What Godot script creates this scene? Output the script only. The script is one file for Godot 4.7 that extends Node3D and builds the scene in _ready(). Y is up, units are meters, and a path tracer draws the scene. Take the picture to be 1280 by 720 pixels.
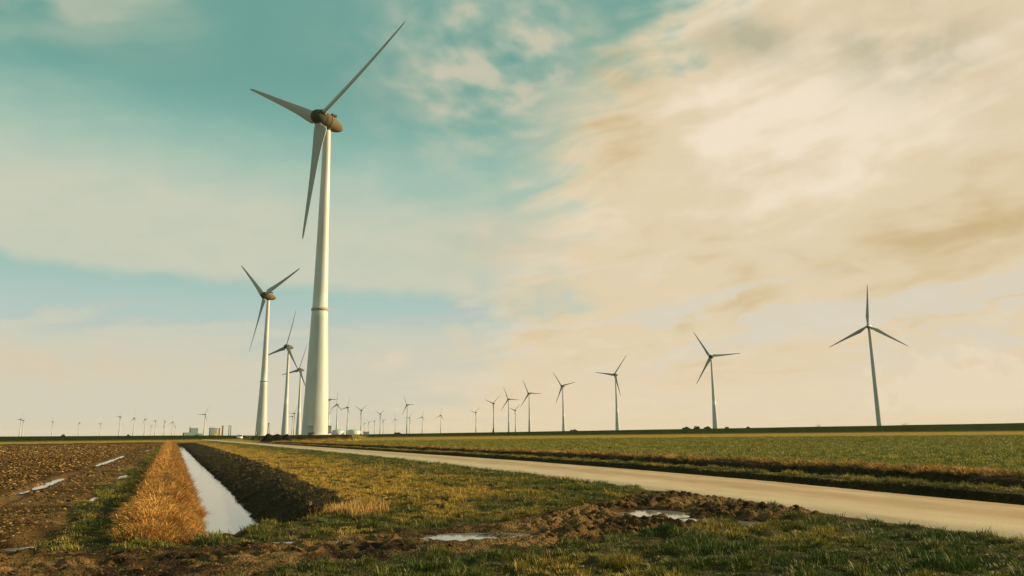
extends Node3D
# A flat polder with a wind farm: water-filled ditch, ploughed field, muddy gateway, concrete road and turbines.

const DX := -0.4147       # the ditch and the road run this way (x, z)
const DZ := -0.9100
const WATER_Y := -0.85
const PUDDLE_Y := -0.032
const RING_START := 0.4

var n_sky_warp: FastNoiseLite
var n_sky_big: FastNoiseLite
var n_sky_streak: FastNoiseLite
var n_sky_fine: FastNoiseLite
var n_wide: FastNoiseLite
var n_fine: FastNoiseLite
var n_clod: FastNoiseLite
var n_churn: FastNoiseLite
var n_patch: FastNoiseLite
var n_bend: FastNoiseLite
var rng := RandomNumberGenerator.new()
var used := {}            # names taken at top level
var mats := {}

# what ground() found at the last point
var g_y := 0.0
var g_kind := 0
var g_mud := 0.0
var g_s := 0.0
var g_t := 0.0
var g_dry := 0.0

enum {GRASS, MUD, SOIL, BANK, CROP, FAR, DIKE, ROAD}

# ---------------------------------------------------------------- small helpers
func noise(freq: float, seed_: int, octaves := 3) -> FastNoiseLite:
	var n := FastNoiseLite.new()
	n.noise_type = FastNoiseLite.TYPE_SIMPLEX_SMOOTH
	n.frequency = freq
	n.seed = seed_
	n.fractal_type = FastNoiseLite.FRACTAL_FBM if octaves > 1 else FastNoiseLite.FRACTAL_NONE
	n.fractal_octaves = octaves
	return n

func table(tab: PackedFloat32Array, v: float) -> float:
	var n := tab.size()
	if v <= tab[0]: return tab[1]
	for i in range(2, n, 2):
		if v <= tab[i]:
			var f := (v - tab[i - 2]) / (tab[i] - tab[i - 2])
			return lerpf(tab[i - 1], tab[i + 1], f)
	return tab[n - 1]

func lin(r: float, g: float, b: float) -> Color:        # linear base colour -> albedo_color
	return Color(r, g, b).linear_to_srgb()

func numbered(called: String) -> String:
	if not used.has(called):
		used[called] = 0
		return called
	used[called] += 1
	return "%s_%03d" % [called, used[called]]

func tag(o: Node, label: String, category := "", group := "", kind := "") -> void:
	if label: o.set_meta("label", label)
	if category: o.set_meta("category", category)
	if group: o.set_meta("group", group)
	if kind: o.set_meta("kind", kind)

func top(o: Node3D, called: String) -> Node3D:
	o.name = numbered(called)
	add_child(o, true)
	return o

func mesh_node(called: String, mesh: Mesh, mat: Material, parent: Node) -> MeshInstance3D:
	var o := MeshInstance3D.new()
	o.name = called
	o.mesh = mesh
	if mat: o.material_override = mat
	parent.add_child(o, true)
	return o

func noise_image(size: int, freq: float, seed_: int, octaves: int, lo: float, hi: float, contrast := 1.0) -> ImageTexture:
	var n := FastNoiseLite.new()
	n.noise_type = FastNoiseLite.TYPE_SIMPLEX_SMOOTH
	n.frequency = freq
	n.seed = seed_
	n.fractal_octaves = octaves
	var im := n.get_seamless_image(size, size)
	im.convert(Image.FORMAT_L8)
	var data := im.get_data()
	var lut := PackedByteArray()
	lut.resize(256)
	for i in 256:
		var v := clampf((i / 255.0 - 0.5) * contrast + 0.5, 0.0, 1.0)
		lut[i] = int(clampf(lerpf(lo, hi, v), 0.0, 1.0) * 255.0)
	for i in data.size(): data[i] = lut[data[i]]
	im = Image.create_from_data(size, size, false, Image.FORMAT_L8, data)
	return ImageTexture.create_from_image(im)

func ground_material(called: String, fine: Texture2D, scale: float, rough: float, relief: Texture2D = null, depth := 1.0, spec := 0.5) -> StandardMaterial3D:
	var m := StandardMaterial3D.new()
	m.resource_name = called
	m.vertex_color_use_as_albedo = true
	m.albedo_texture = fine
	m.uv1_triplanar = true
	m.uv1_world_triplanar = true
	m.uv1_scale = Vector3.ONE * scale
	m.roughness = rough
	m.metallic_specular = spec
	if relief:
		m.heightmap_enabled = true
		m.heightmap_texture = relief
		m.heightmap_scale = depth
	mats[called] = m
	return m

func plain(called: String, c: Color, rough := 0.6, metal := 0.0) -> StandardMaterial3D:
	var m := StandardMaterial3D.new()
	m.resource_name = called
	m.albedo_color = c
	m.roughness = rough
	m.metallic = metal
	mats[called] = m
	return m

func loft(rings: Array, cap := true) -> ArrayMesh:       # rings of equal size, joined in order
	var st := SurfaceTool.new()
	st.begin(Mesh.PRIMITIVE_TRIANGLES)
	var n: int = rings[0].size()
	for i in rings.size() - 1:
		var a: PackedVector3Array = rings[i]
		var b: PackedVector3Array = rings[i + 1]
		for k in n:
			var l := (k + 1) % n
			for v in [a[k], a[l], b[l], a[k], b[l], b[k]]: st.add_vertex(v)
	st.generate_normals()
	if cap:
		for e in [0, rings.size() - 1]:
			var r: PackedVector3Array = rings[e]
			var c := Vector3.ZERO
			for v in r: c += v / n
			var away: Vector3 = (c - Vector3(rings[1 if e == 0 else e - 1][0])).normalized()
			var nn := (r[1] - r[0]).cross(r[2] - r[0]).normalized()
			if nn.length() < 0.5: continue
			if nn.dot(away) < 0: nn = -nn
			for k in n:
				for v in ([c, r[(k + 1) % n], r[k]] if e == 0 else [c, r[k], r[(k + 1) % n]]):
					st.set_normal(nn)
					st.add_vertex(v)
	return st.commit()

func lathe(profile: Array, segs := 24, axis_x := false) -> ArrayMesh:   # [radius, height] pairs, turned about y (or x)
	var rings := []
	for p in profile:
		var ring := PackedVector3Array()
		for k in segs:
			var a := TAU * k / segs
			var v := Vector3(cos(a) * p[0], p[1], sin(a) * p[0])
			ring.append(Vector3(v.y, v.x, v.z) if axis_x else v)
		rings.append(ring)
	return loft(rings)

func box_mesh(size: Vector3, bevel := 0.0, at := Vector3.ZERO) -> ArrayMesh:   # base at y = 0
	var b := minf(bevel, minf(size.x, minf(size.y, size.z)) * 0.3)
	var rings := []
	for p in [[b, 0.0], [0.0, b], [0.0, size.y - b], [b, size.y]] if b > 0.0 else [[0.0, 0.0], [0.0, size.y]]:
		var hx: float = size.x / 2 - p[0]
		var hz: float = size.z / 2 - p[0]
		rings.append(PackedVector3Array([at + Vector3(-hx, p[1], -hz), at + Vector3(hx, p[1], -hz), at + Vector3(hx, p[1], hz), at + Vector3(-hx, p[1], hz)]))
	var st := SurfaceTool.new()
	st.begin(Mesh.PRIMITIVE_TRIANGLES)
	st.set_smooth_group(-1)
	for i in rings.size() - 1:
		for k in 4:
			var l := (k + 1) % 4
			for v in [rings[i][k], rings[i][l], rings[i + 1][l], rings[i][k], rings[i + 1][l], rings[i + 1][k]]: st.add_vertex(v)
	var e := rings.size() - 1
	for v in [rings[e][0], rings[e][1], rings[e][2], rings[e][0], rings[e][2], rings[e][3]]: st.add_vertex(v)
	for v in [rings[0][0], rings[0][2], rings[0][1], rings[0][0], rings[0][3], rings[0][2]]: st.add_vertex(v)
	st.generate_normals()
	return st.commit()

# ---------------------------------------------------------------- sky
func blob(az: float, el: float, a0: float, e0: float, ra: float, re: float, tilt := 0.0) -> float:
	var da := az - a0
	var de := el - e0 - da * tilt
	return exp(-(da * da) / (ra * ra) - (de * de) / (re * re))

func sky_color(az: float, el: float) -> Color:
	var a := deg_to_rad(az)
	var e := deg_to_rad(maxf(el, 0.0))
	var dir := Vector3(sin(a) * cos(e), sin(e), -cos(a) * cos(e))
	var k := 1.0 / (dir.y + 0.13)
	var u := dir.x * k
	var v := -dir.z * k
	var wx: float = n_sky_warp.get_noise_2d(u, v)
	var wy: float = n_sky_warp.get_noise_2d(u + 40.0, v - 17.0)
	var n1: float = n_sky_big.get_noise_2d(u + wx * 0.5, v + wy * 0.5)             # puffs
	# long streaks that run up to the right
	var p := (az + 40.0) * 0.35 + el * 0.55
	var q := el - az * 0.22
	var n2: float = n_sky_streak.get_noise_2d(p * 0.35 + wx * 1.2, q * 1.25 + wy * 2.0 + n1 * 1.5)
	var n3: float = n_sky_fine.get_noise_2d(az * 0.8, el * 1.3 + wx * 2.0)
	var n4: float = n_sky_fine.get_noise_2d(az * 0.8 + 30.0 + wx * 1.5, el * 1.5 + wy * 1.5)
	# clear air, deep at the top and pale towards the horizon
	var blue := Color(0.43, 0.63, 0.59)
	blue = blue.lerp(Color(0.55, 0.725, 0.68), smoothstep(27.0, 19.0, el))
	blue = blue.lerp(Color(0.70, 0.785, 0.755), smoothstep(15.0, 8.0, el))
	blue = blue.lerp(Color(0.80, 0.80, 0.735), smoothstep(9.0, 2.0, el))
	# how much cloud: the bank to the right, the veil to the left, wisps at the top
	var ring := wrapf(az, -180.0, 180.0)
	var edge := table(PackedFloat32Array([0, -9, 5, -6, 10, -3, 15, -1, 21, 1.5, 26, 6, 30, 9, 34, 13, 90, 40]), el) + 1.2 + wx * 4.0 + n1 * 3.0 + n4 * 5.0
	var bank := smoothstep(edge - 4.0, edge + 7.0, ring + n2 * 3.0)
	var wisp := blob(ring, el, -0.8, 27.5, 9.0, 6.5, -0.1)
	var thin := clampf(wisp * (0.80 + n4 * 1.0 + n1 * 0.3), 0.0, 0.82)
	thin = maxf(thin, clampf(blob(ring, el, 1.0, 14.5, 6.0, 2.2) * (0.75 + n1), 0.0, 0.85))
	thin = maxf(thin, clampf(smoothstep(-20.0, -40.0, ring) * smoothstep(24.0, 29.0, el) * (0.35 + n1 * 1.3 + n2 * 0.6), 0.0, 0.55))
	var lower := 11.6 - (ring + 36.0) * 0.045 + n3 * 0.6
	var upper := 20.5 - (ring + 36.0) * 0.06 + n2 * 0.8 + n4 * 0.8
	var veil := smoothstep(lower - 0.5, lower + 0.9, el) * smoothstep(upper + 4.5, upper - 4.5, el) * (0.93 + 0.12 * n3)
	veil *= smoothstep(14.0, -8.0, ring) * smoothstep(-95.0, -55.0, ring)
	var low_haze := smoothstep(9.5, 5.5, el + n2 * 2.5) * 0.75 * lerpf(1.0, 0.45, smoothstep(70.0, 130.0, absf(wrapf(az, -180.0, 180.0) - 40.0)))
	# unseen sky beyond the frame: thinner cloud, darker teal, set to dim shaded sides
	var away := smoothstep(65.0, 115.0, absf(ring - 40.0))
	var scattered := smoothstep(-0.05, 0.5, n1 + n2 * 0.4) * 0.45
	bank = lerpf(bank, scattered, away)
	var c := blue
	var veil_c := Color(0.80, 0.805, 0.725)
	c = c.lerp(veil_c, clampf(veil, 0.0, 0.95))
	c = c.lerp(Color(0.775, 0.775, 0.69).lerp(Color(0.86, 0.80, 0.70), clampf(0.5 + n4 * 1.2 + n1 * 0.5, 0.0, 1.0)), thin)
	c = c.lerp(Color(0.84, 0.81, 0.725), low_haze)
	# faint warm bars low on the left
	c = c.lerp(Color(0.86, 0.80, 0.69), clampf(blob(ring, el, -32.0, 4.6, 12.0, 1.1, -0.03) * (0.7 + n3 * 1.2), 0.0, 0.6))
	c = c.lerp(Color(0.885, 0.825, 0.735), clampf(blob(ring, el, -9.9, 5.7, 1.5, 0.9) * (0.75 + n3 * 2.0), 0.0, 0.7))
	# the cloud bank: cream where the light gets through, ochre where it is thick
	var lit := 0.56 + n2 * 0.28 + n1 * 0.18 + n4 * 0.22
	lit += 0.42 * blob(ring, el, 27.0, 22.0, 9.0, 4.0, 0.12) + 0.16 * blob(ring, el, 15.0, 24.0, 6.0, 6.0)
	lit -= 0.62 * blob(ring, el, 34.0, 13.2, 13.0, 2.6, 0.13) * (0.8 + n2) + 0.30 * blob(ring, el, 9.5, 24.5, 3.0, 6.0)
	lit = clampf(lit, 0.0, 1.0)
	var cloud := Color(0.805, 0.705, 0.53).lerp(Color(0.885, 0.815, 0.685), smoothstep(0.0, 0.5, lit)).lerp(Color(0.95, 0.89, 0.795), smoothstep(0.5, 1.0, lit))
	var grey := clampf((blob(ring, el, 31.0, 25.5, 4.5, 3.4, -0.3) + 0.7 * blob(ring, el, 21.0, 28.0, 5.0, 1.6, -0.1)) * (0.75 + n1 * 1.6 + n3 * 0.6), 0.0, 0.8)
	cloud = cloud.lerp(Color(0.70, 0.68, 0.575), grey)
	# breaks with pale blue-grey air below the bank
	var gap := smoothstep(0.05, 0.5, n2 * 1.1 + n3 * 0.35 + 0.75 * blob(ring, el, 33.0, 8.2, 14.0, 1.3, 0.05) + 0.35 * blob(ring, el, 14.0, 9.0, 6.0, 1.6)) * smoothstep(14.0, 9.0, el) * 0.8
	cloud = cloud.lerp(Color(0.855, 0.825, 0.755), gap)
	cloud = cloud.lerp(Color(0.905, 0.835, 0.715), smoothstep(7.0, 2.0, el) * 0.75)
	# heaped cloud low on the right
	var cu := clampf(blob(ring, el, 31.0, 2.6, 6.0, 2.6) * 1.2 + n_sky_fine.get_noise_2d(az * 2.6 + 9.0, el * 2.6) * 0.6 - 0.55, 0.0, 1.0)
	cloud = cloud.lerp(Color(0.925, 0.865, 0.755), clampf(cu * 3.0, 0.0, 0.55) * smoothstep(0.5, 1.5, el))
	c = c.lerp(cloud, bank)
	return c.clamp()

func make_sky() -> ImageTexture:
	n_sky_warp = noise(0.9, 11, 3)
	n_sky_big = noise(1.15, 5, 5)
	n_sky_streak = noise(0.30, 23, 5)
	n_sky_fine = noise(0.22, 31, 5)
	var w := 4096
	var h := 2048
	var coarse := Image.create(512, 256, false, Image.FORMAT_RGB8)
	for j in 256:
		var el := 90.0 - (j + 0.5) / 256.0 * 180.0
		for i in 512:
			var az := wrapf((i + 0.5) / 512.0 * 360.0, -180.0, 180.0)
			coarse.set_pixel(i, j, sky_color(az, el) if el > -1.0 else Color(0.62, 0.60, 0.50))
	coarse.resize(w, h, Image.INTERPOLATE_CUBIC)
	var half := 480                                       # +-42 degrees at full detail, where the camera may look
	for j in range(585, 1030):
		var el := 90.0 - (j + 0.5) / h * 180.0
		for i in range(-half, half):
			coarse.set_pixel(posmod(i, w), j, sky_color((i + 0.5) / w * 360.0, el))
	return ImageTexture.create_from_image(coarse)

# ---------------------------------------------------------------- the lie of the land
var road_near := PackedFloat32Array([-20, 11.3, 0, 11.55, 7.5, 11.86, 10.3, 12.0, 15.8, 12.6, 21.2, 13.0, 29.9, 13.5, 50, 14.3, 83, 14.7, 135, 14.6, 240, 14.4, 420, 14.0])
var road_far := PackedFloat32Array([-20, 15.9, 0, 16.3, 10.4, 16.9, 15.3, 17.6, 23.4, 18.5, 32, 19.1, 43, 19.4, 67, 19.4, 100, 19.1, 147, 18.7, 240, 18.4, 420, 18.0])
var bank_top := PackedFloat32Array([14, 3.65, 17, 3.75, 20, 4.0, 36, 4.7, 67, 5.3, 120, 5.6])
var verge := PackedFloat32Array([0, -0.02, 0.13, 0.2, 0.5, 0.26, 1.2, 0.2, 1.9, -0.4, 3.2, -0.55, 4.6, 0.24, 5.2, 0.3, 6.6, 0.16, 10, 0.06])
var mud_poly := PackedVector2Array([Vector2(-16, -6), Vector2(-5, -8.4), Vector2(-2.5, -9.4), Vector2(-1.2, -11.0), Vector2(0.9, -12.0), Vector2(2.8, -12.9), Vector2(4.3, -14.0), Vector2(6.0, -15.2), Vector2(5.5, -18.0),
	Vector2(4.3, -20.6), Vector2(3.2, -19.6), Vector2(1.2, -16.4), Vector2(-0.2, -14.2), Vector2(-2.0, -13.1), Vector2(-4.0, -12.0), Vector2(-5.6, -11.3), Vector2(-7.2, -11.4), Vector2(-9.0, -13.5), Vector2(-16, -14)])
# centre x, z, half length, half width, turn
var pools := [[-0.8, -12.75, 0.72, 0.46, 0.1], [-0.2, -12.95, 0.4, 0.24, -0.1], [2.85, -15.85, 0.66, 0.72, 0.0], [3.6, -14.6, 0.5, 0.42, 0.3], [4.15, -14.2, 0.42, 0.36, 0.2], [2.3, -13.15, 0.3, 0.16, 0.2], [-2.9, -12.3, 0.8, 0.16, 0.05],
	[-7.64, -11.9, 0.24, 0.2, 0.1], [-7.2, -11.8, 0.15, 0.13, 0.1], [-6.65, -10.15, 0.15, 0.12, 0.2], [-4.1, -10.4, 0.2, 0.09, 0.4], [-4.9, -10.6, 0.16, 0.08, 0.1]]
# pools in the wheel ruts: place along and across, half length, half width
var rut_pools := [[33.2, -4.05, 3.0, 0.2], [28.4, -4.2, 0.8, 0.12], [59.0, -3.92, 6.5, 0.26], [72.0, -3.8, 5.0, 0.22], [36.8, -1.8, 1.4, 0.13], [23.9, -1.85, 0.8, 0.07], [28.0, -1.8, 1.2, 0.05], [105.0, -2.6, 5.0, 0.3]]
var pools_all := []       # centre, unit along, half length, half width

func s_of(x: float, z: float) -> float: return DX * x + DZ * z
func t_of(x: float, z: float) -> float: return -DZ * x + DX * z
func from_st(s: float, t: float) -> Vector2: return Vector2(s * DX - t * DZ, s * DZ + t * DX)

func outside_of(poly: PackedVector2Array, p: Vector2) -> float:     # distance to the outline, negative inside
	var d := 1e9
	var inside := false
	var n := poly.size()
	var j := n - 1
	for i in n:
		var a := poly[j]
		var b := poly[i]
		var ab := b - a
		var f := clampf((p - a).dot(ab) / ab.length_squared(), 0.0, 1.0)
		d = minf(d, (p - a - ab * f).length_squared())
		if (b.y > p.y) != (a.y > p.y) and p.x < (a.x - b.x) * (p.y - b.y) / (a.y - b.y) + b.x: inside = not inside
		j = i
	return -sqrt(d) if inside else sqrt(d)

func tread(x: float, z: float) -> float:                 # lug marks that tractor tyres pressed into the wet track
	var y := 0.0
	for w in [[-9.0, -8.9, -1.9, -11.6], [-9.0, -10.6, -2.6, -12.3]]:
		var a := Vector2(w[0], w[1])
		var u := (Vector2(w[2], w[3]) - a).normalized()
		var p := Vector2(x, z) - a
		var along := p.dot(u)
		var off := p.dot(Vector2(-u.y, u.x)) + n_bend.get_noise_1d(along * 2.0) * 0.25
		if absf(off) > 0.3 or along < 0.0 or along > 7.6: continue
		y += (-0.03 + 0.035 * sin(along * 26.0 + absf(off) * 14.0)) * smoothstep(0.3, 0.2, absf(off))
	return y

func dike_height(az: float) -> float:
	return table(PackedFloat32Array([-180, 3.0, -60, 3.4, -36, 3.3, -24, 2.7, -19, 2.0, -12, 2.0, -5, 2.45, 0, 2.8, 9, 3.5, 19, 4.2, 27, 4.8, 35, 5.4, 60, 5.2, 180, 3.0]), az)

func ground(x: float, z: float) -> void:
	var s := s_of(x, z)
	var t := t_of(x, z)
	var r := sqrt(x * x + z * z)
	g_s = s
	g_t = t
	g_mud = 0.0
	g_dry = 0.0
	var wide: float = n_wide.get_noise_2d(x, z)
	var y := 0.0
	var tn := table(road_near, s)
	var tf := table(road_far, s)
	var fine: float = n_fine.get_noise_2d(x, z) if r < 90.0 else 0.0
	g_kind = GRASS
	if r > 560.0:
		# the sea dike that closes the polder
		var az := rad_to_deg(atan2(x, -z))
		var h := dike_height(az)
		var w2 := r + n_wide.get_noise_2d(az * 1.5, 3.0) * 26.0
		y = h * smoothstep(600.0, 700.0, w2) * (1.0 - 0.75 * smoothstep(760.0, 1100.0, r))
		g_kind = DIKE if w2 > 590.0 else FAR
	elif t < tn - 0.02:
		# ---- left of the road: verge, ditch, headland and ploughed field
		var wob := wide * 0.35 + n_bend.get_noise_1d(s) * 0.30
		var soil_edge := -1.8 + wob * 1.2 + fine * 0.35
		if s < 14.0: soil_edge = lerpf(soil_edge, -2.5, smoothstep(19.0, 15.0, s))
		var fade := 1.0 - smoothstep(215.0, 225.0, s)
		y = wide * 0.05 + fine * 0.085 + n_clod.get_noise_2d(x * 0.7, z * 0.7) * 0.045
		if t < soil_edge and r < 262.0 + wide * 12.0:
			g_kind = SOIL
			var rough := smoothstep(-4.2, -5.6, t + wide)
			var near := 1.0 - smoothstep(60.0, 120.0, r)
			y = wide * 0.03 + (fine * 0.05 + n_clod.get_noise_2d(x, z) * 0.055 * near) * (0.35 + 0.75 * rough)
			for rut in [-1.85, -3.98]:
				var d: float = (t - rut - n_bend.get_noise_1d(s * 1.3 + rut * 50.0) * 0.22) / 0.24
				if absf(d) < 3.0: y += -0.075 * exp(-d * d) + 0.03 * exp(-(absf(d) - 1.7) * (absf(d) - 1.7) * 3.0)
		elif r > 262.0 + wide * 12.0 and t < 13.0:
			g_kind = FAR
		if s > 11.0 and t > -1.6 and t < 7.0 and s < 230.0:
			var m: float = n_bend.get_noise_1d(s * 2.0) * 0.16 + fine * 0.10
			var wl := 0.93 + m
			var wr := 2.2 + minf(s / 100.0, 0.4) + n_bend.get_noise_1d(s * 2.6 + 300.0) * 0.2 + fine * 0.1
			var tr := table(bank_top, s) + n_bend.get_noise_1d(s * 1.7 + 900.0) * 0.22
			var send := 13.7 if t < 0.6 else (13.7 + (t - 0.6) * 1.35 if t < 1.45 else 14.85 + (t - 1.45) * 0.78)
			var open := smoothstep(send - 0.1, send + 1.1, s + wide * 0.3) * fade
			var ridge := smoothstep(13.0, 14.4, s + fine * 0.6) * fade
			if t < wl - 0.05:
				var lump := 1.0 + n_bend.get_noise_1d(s * 3.0 + 77.0) * 0.35
				var up := table(PackedFloat32Array([-0.75, 0.0, -0.45, 0.2, -0.18, 0.30, 0.1, 0.2, 0.4, 0.0]), t - m * 0.6) * lump
				var down := table(PackedFloat32Array([0.15, 0.0, 0.5, -0.35, 0.93, -0.9]), t - m)
				y += up * ridge + down * open
				if t > -0.6 - wob * 0.4 and s > 13.4 and (t < 0.35 or s > 15.0):
					g_kind = BANK
					g_dry = 1.0
			elif t < tr + 0.15:
				var yy := table(PackedFloat32Array([wl - 0.06, -0.86, wl + 0.25, -1.15, wr - 0.3, -1.15, wr, -0.88, wr + 0.35, -0.62, tr - 0.55, -0.12, tr + 0.1, 0.04]), t)
				if open > 0.0:
					y = lerpf(y, yy + fine * 0.06 + wide * 0.04, open)
					if open > 0.15: g_kind = BANK
		# the strip between ditch and road rises a little, a soft camber
		if t > 4.5: y += 0.05 * smoothstep(4.5, 8.0, t) * smoothstep(0.2, 2.0, tn - t)
		if t > tn - 0.5: y = lerpf(-0.01, y, smoothstep(0.02, 0.5, tn - t)) + maxf(fine, 0.0) * 0.05 * smoothstep(0.5, 0.15, tn - t) * smoothstep(0.0, 0.15, tn - t)
	elif t <= tf + 0.02 and r < 470.0:
		y = -0.06
		g_kind = ROAD
	else:
		# ---- right of the road: verge, second ditch and the crop
		var far := 1.0 - smoothstep(180.0, 215.0, r)
		var tt := t - tf
		var m2: float = n_bend.get_noise_1d(s * 1.1 + 500.0) * 0.35 + fine * 0.12
		y = table(verge, tt + m2 * smoothstep(0.0, 1.0, tt)) * far + (wide * 0.05 + fine * 0.05) * smoothstep(0.0, 0.4, tt)
		g_kind = GRASS if tt > 0.2 and tt < 1.5 else BANK
		if tt > 5.7 + m2: g_kind = CROP
		if r > 198.0 + wide * 10.0: g_kind = FAR
		if g_kind == BANK and tt > 4.95 + m2: g_dry = 1.0
	# raised hard standing that carries the turbine row
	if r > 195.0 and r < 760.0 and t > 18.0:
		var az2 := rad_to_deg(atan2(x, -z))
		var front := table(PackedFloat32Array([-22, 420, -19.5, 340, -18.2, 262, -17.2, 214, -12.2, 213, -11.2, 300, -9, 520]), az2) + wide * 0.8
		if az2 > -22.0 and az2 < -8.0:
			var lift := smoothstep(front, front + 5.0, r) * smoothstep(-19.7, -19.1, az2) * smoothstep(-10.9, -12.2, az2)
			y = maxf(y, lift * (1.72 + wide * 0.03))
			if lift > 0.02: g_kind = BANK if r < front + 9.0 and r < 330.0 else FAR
	# ---- the muddy gateway
	if r < 24.0 and z < -5.0 and t < tn - 0.05:
		var d := outside_of(mud_poly, Vector2(x, z)) + fine * 0.5 + wide * 0.3
		var m := smoothstep(0.35, -0.3, d)
		if m > 0.0 and g_kind != BANK:
			g_mud = m
			var churn: float = absf(n_churn.get_noise_2d(x, z))
			var c: float = n_clod.get_noise_2d(x, z)
			y = lerpf(y, 0.02 + fine * 0.05 + (0.16 - churn * 0.42) * lerpf(0.18, 0.42, smoothstep(-0.5, 1.5, x)) + c * lerpf(0.03, 0.10, smoothstep(-0.5, 1.0, x)) + tread(x, z), m)
			y = maxf(y, -0.03)
			if m > 0.5: g_kind = MUD
	for p in pools_all:
		var c: Vector2 = p[0]
		var dx := x - c.x
		var dz := z - c.y
		var reach: float = p[2]
		if absf(dx) > reach * 2.0 or absf(dz) > reach * 2.0: continue
		var u: Vector2 = p[1]
		var e1: float = (dx * u.x + dz * u.y) / p[2]
		var e2: float = (dx * -u.y + dz * u.x) / p[3]
		var q := sqrt(e1 * e1 + e2 * e2) + fine * 0.45
		if q < 1.9 and r < 24.0: y = lerpf(y, minf(y, PUDDLE_Y + 0.012 + fine * 0.012), smoothstep(1.9, 1.2, q))
		if q < 1.35:
			var f := smoothstep(1.3, 0.8, q)
			var c2: float = n_clod.get_noise_2d(x, z)
			y = lerpf(y, -0.075 + c2 * 0.05 + fine * 0.03, f)
	g_y = y

func ground_color(x: float, z: float) -> Color:          # after ground(x, z)
	var n: float = n_patch.get_noise_2d(x, z)
	var f: float = n_fine.get_noise_2d(x * 1.7 + 50.0, z * 1.7)
	var r := sqrt(x * x + z * z)
	var c := Color(0.07, 0.06, 0.02)
	match g_kind:
		GRASS:
			c = Color(0.085, 0.068, 0.024).lerp(Color(0.055, 0.062, 0.018), clampf(0.5 + n * 1.5, 0.0, 1.0))
			if g_s > 60.0: c = grass_color(x, z).lerp(c, 0.35)      # thin turf further down the road
			c = c.lerp(Color(0.085, 0.052, 0.022), g_mud)
		MUD:
			c = Color(0.04, 0.023, 0.008).lerp(Color(0.25, 0.155, 0.056), clampf(0.45 + n * 1.3 + f * 0.6, 0.0, 1.0))
		SOIL:
			c = Color(0.09, 0.052, 0.019).lerp(Color(0.25, 0.155, 0.06), clampf(0.5 + n * 1.1 + f * 0.7, 0.0, 1.0))
			if g_t < -4.6: c = c.lerp(Color(0.08, 0.047, 0.018).lerp(Color(0.26, 0.16, 0.055), smoothstep(0.22, 0.5, f)), 0.75)
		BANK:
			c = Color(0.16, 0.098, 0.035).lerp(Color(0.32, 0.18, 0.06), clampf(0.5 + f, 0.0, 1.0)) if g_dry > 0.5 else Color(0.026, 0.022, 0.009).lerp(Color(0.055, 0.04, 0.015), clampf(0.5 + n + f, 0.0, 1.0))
		CROP:
			c = Color(0.075, 0.078, 0.022).lerp(Color(0.105, 0.088, 0.03), clampf(0.5 + n + f, 0.0, 1.0))
			c = c.lerp(Color(0.16, 0.135, 0.035), clampf(0.2 + n * 0.8, 0.0, 0.5))
		FAR:
			var rr := r + n * 10.0
			c = Color(0.46, 0.31, 0.07).lerp(Color(0.34, 0.27, 0.06), clampf(0.5 + n * 1.5, 0.0, 1.0))
			c = c.lerp(Color(0.14, 0.085, 0.03), smoothstep(410.0, 445.0, rr))
			c = c.lerp(Color(0.13, 0.125, 0.045), smoothstep(520.0, 560.0, rr))
		DIKE:
			c = Color(0.020, 0.040, 0.007).lerp(Color(0.032, 0.05, 0.010), clampf(0.5 + n * 1.5, 0.0, 1.0))
	return c

func grass_color(x: float, z: float) -> Color:           # living and dead blades, patch by patch
	var n: float = n_patch.get_noise_2d(x, z)
	var n2: float = n_wide.get_noise_2d(x * 2.0 + 70.0, z * 2.0)
	var t := g_t
	# the strip along the ditch has died back to straw colour; the road side and the gateway stay green
	var dead := smoothstep(12.0, 6.0, t + n * 5.0) * smoothstep(14.5, 18.5, g_s + n * 6.0) + smoothstep(0.15, 0.5, n2) * 0.45
	if t > 16.0: dead = 0.35 + n * 0.5
	if t < -0.3: dead = 0.18 + n * 0.6
	dead = clampf(dead + n * 0.25, 0.0, 1.0)
	var green := Color(0.060, 0.098, 0.016).lerp(Color(0.135, 0.14, 0.024), clampf(0.45 + n2 * 1.3, 0.0, 1.0))
	return green.lerp(Color(0.50, 0.325, 0.06), dead)

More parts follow.
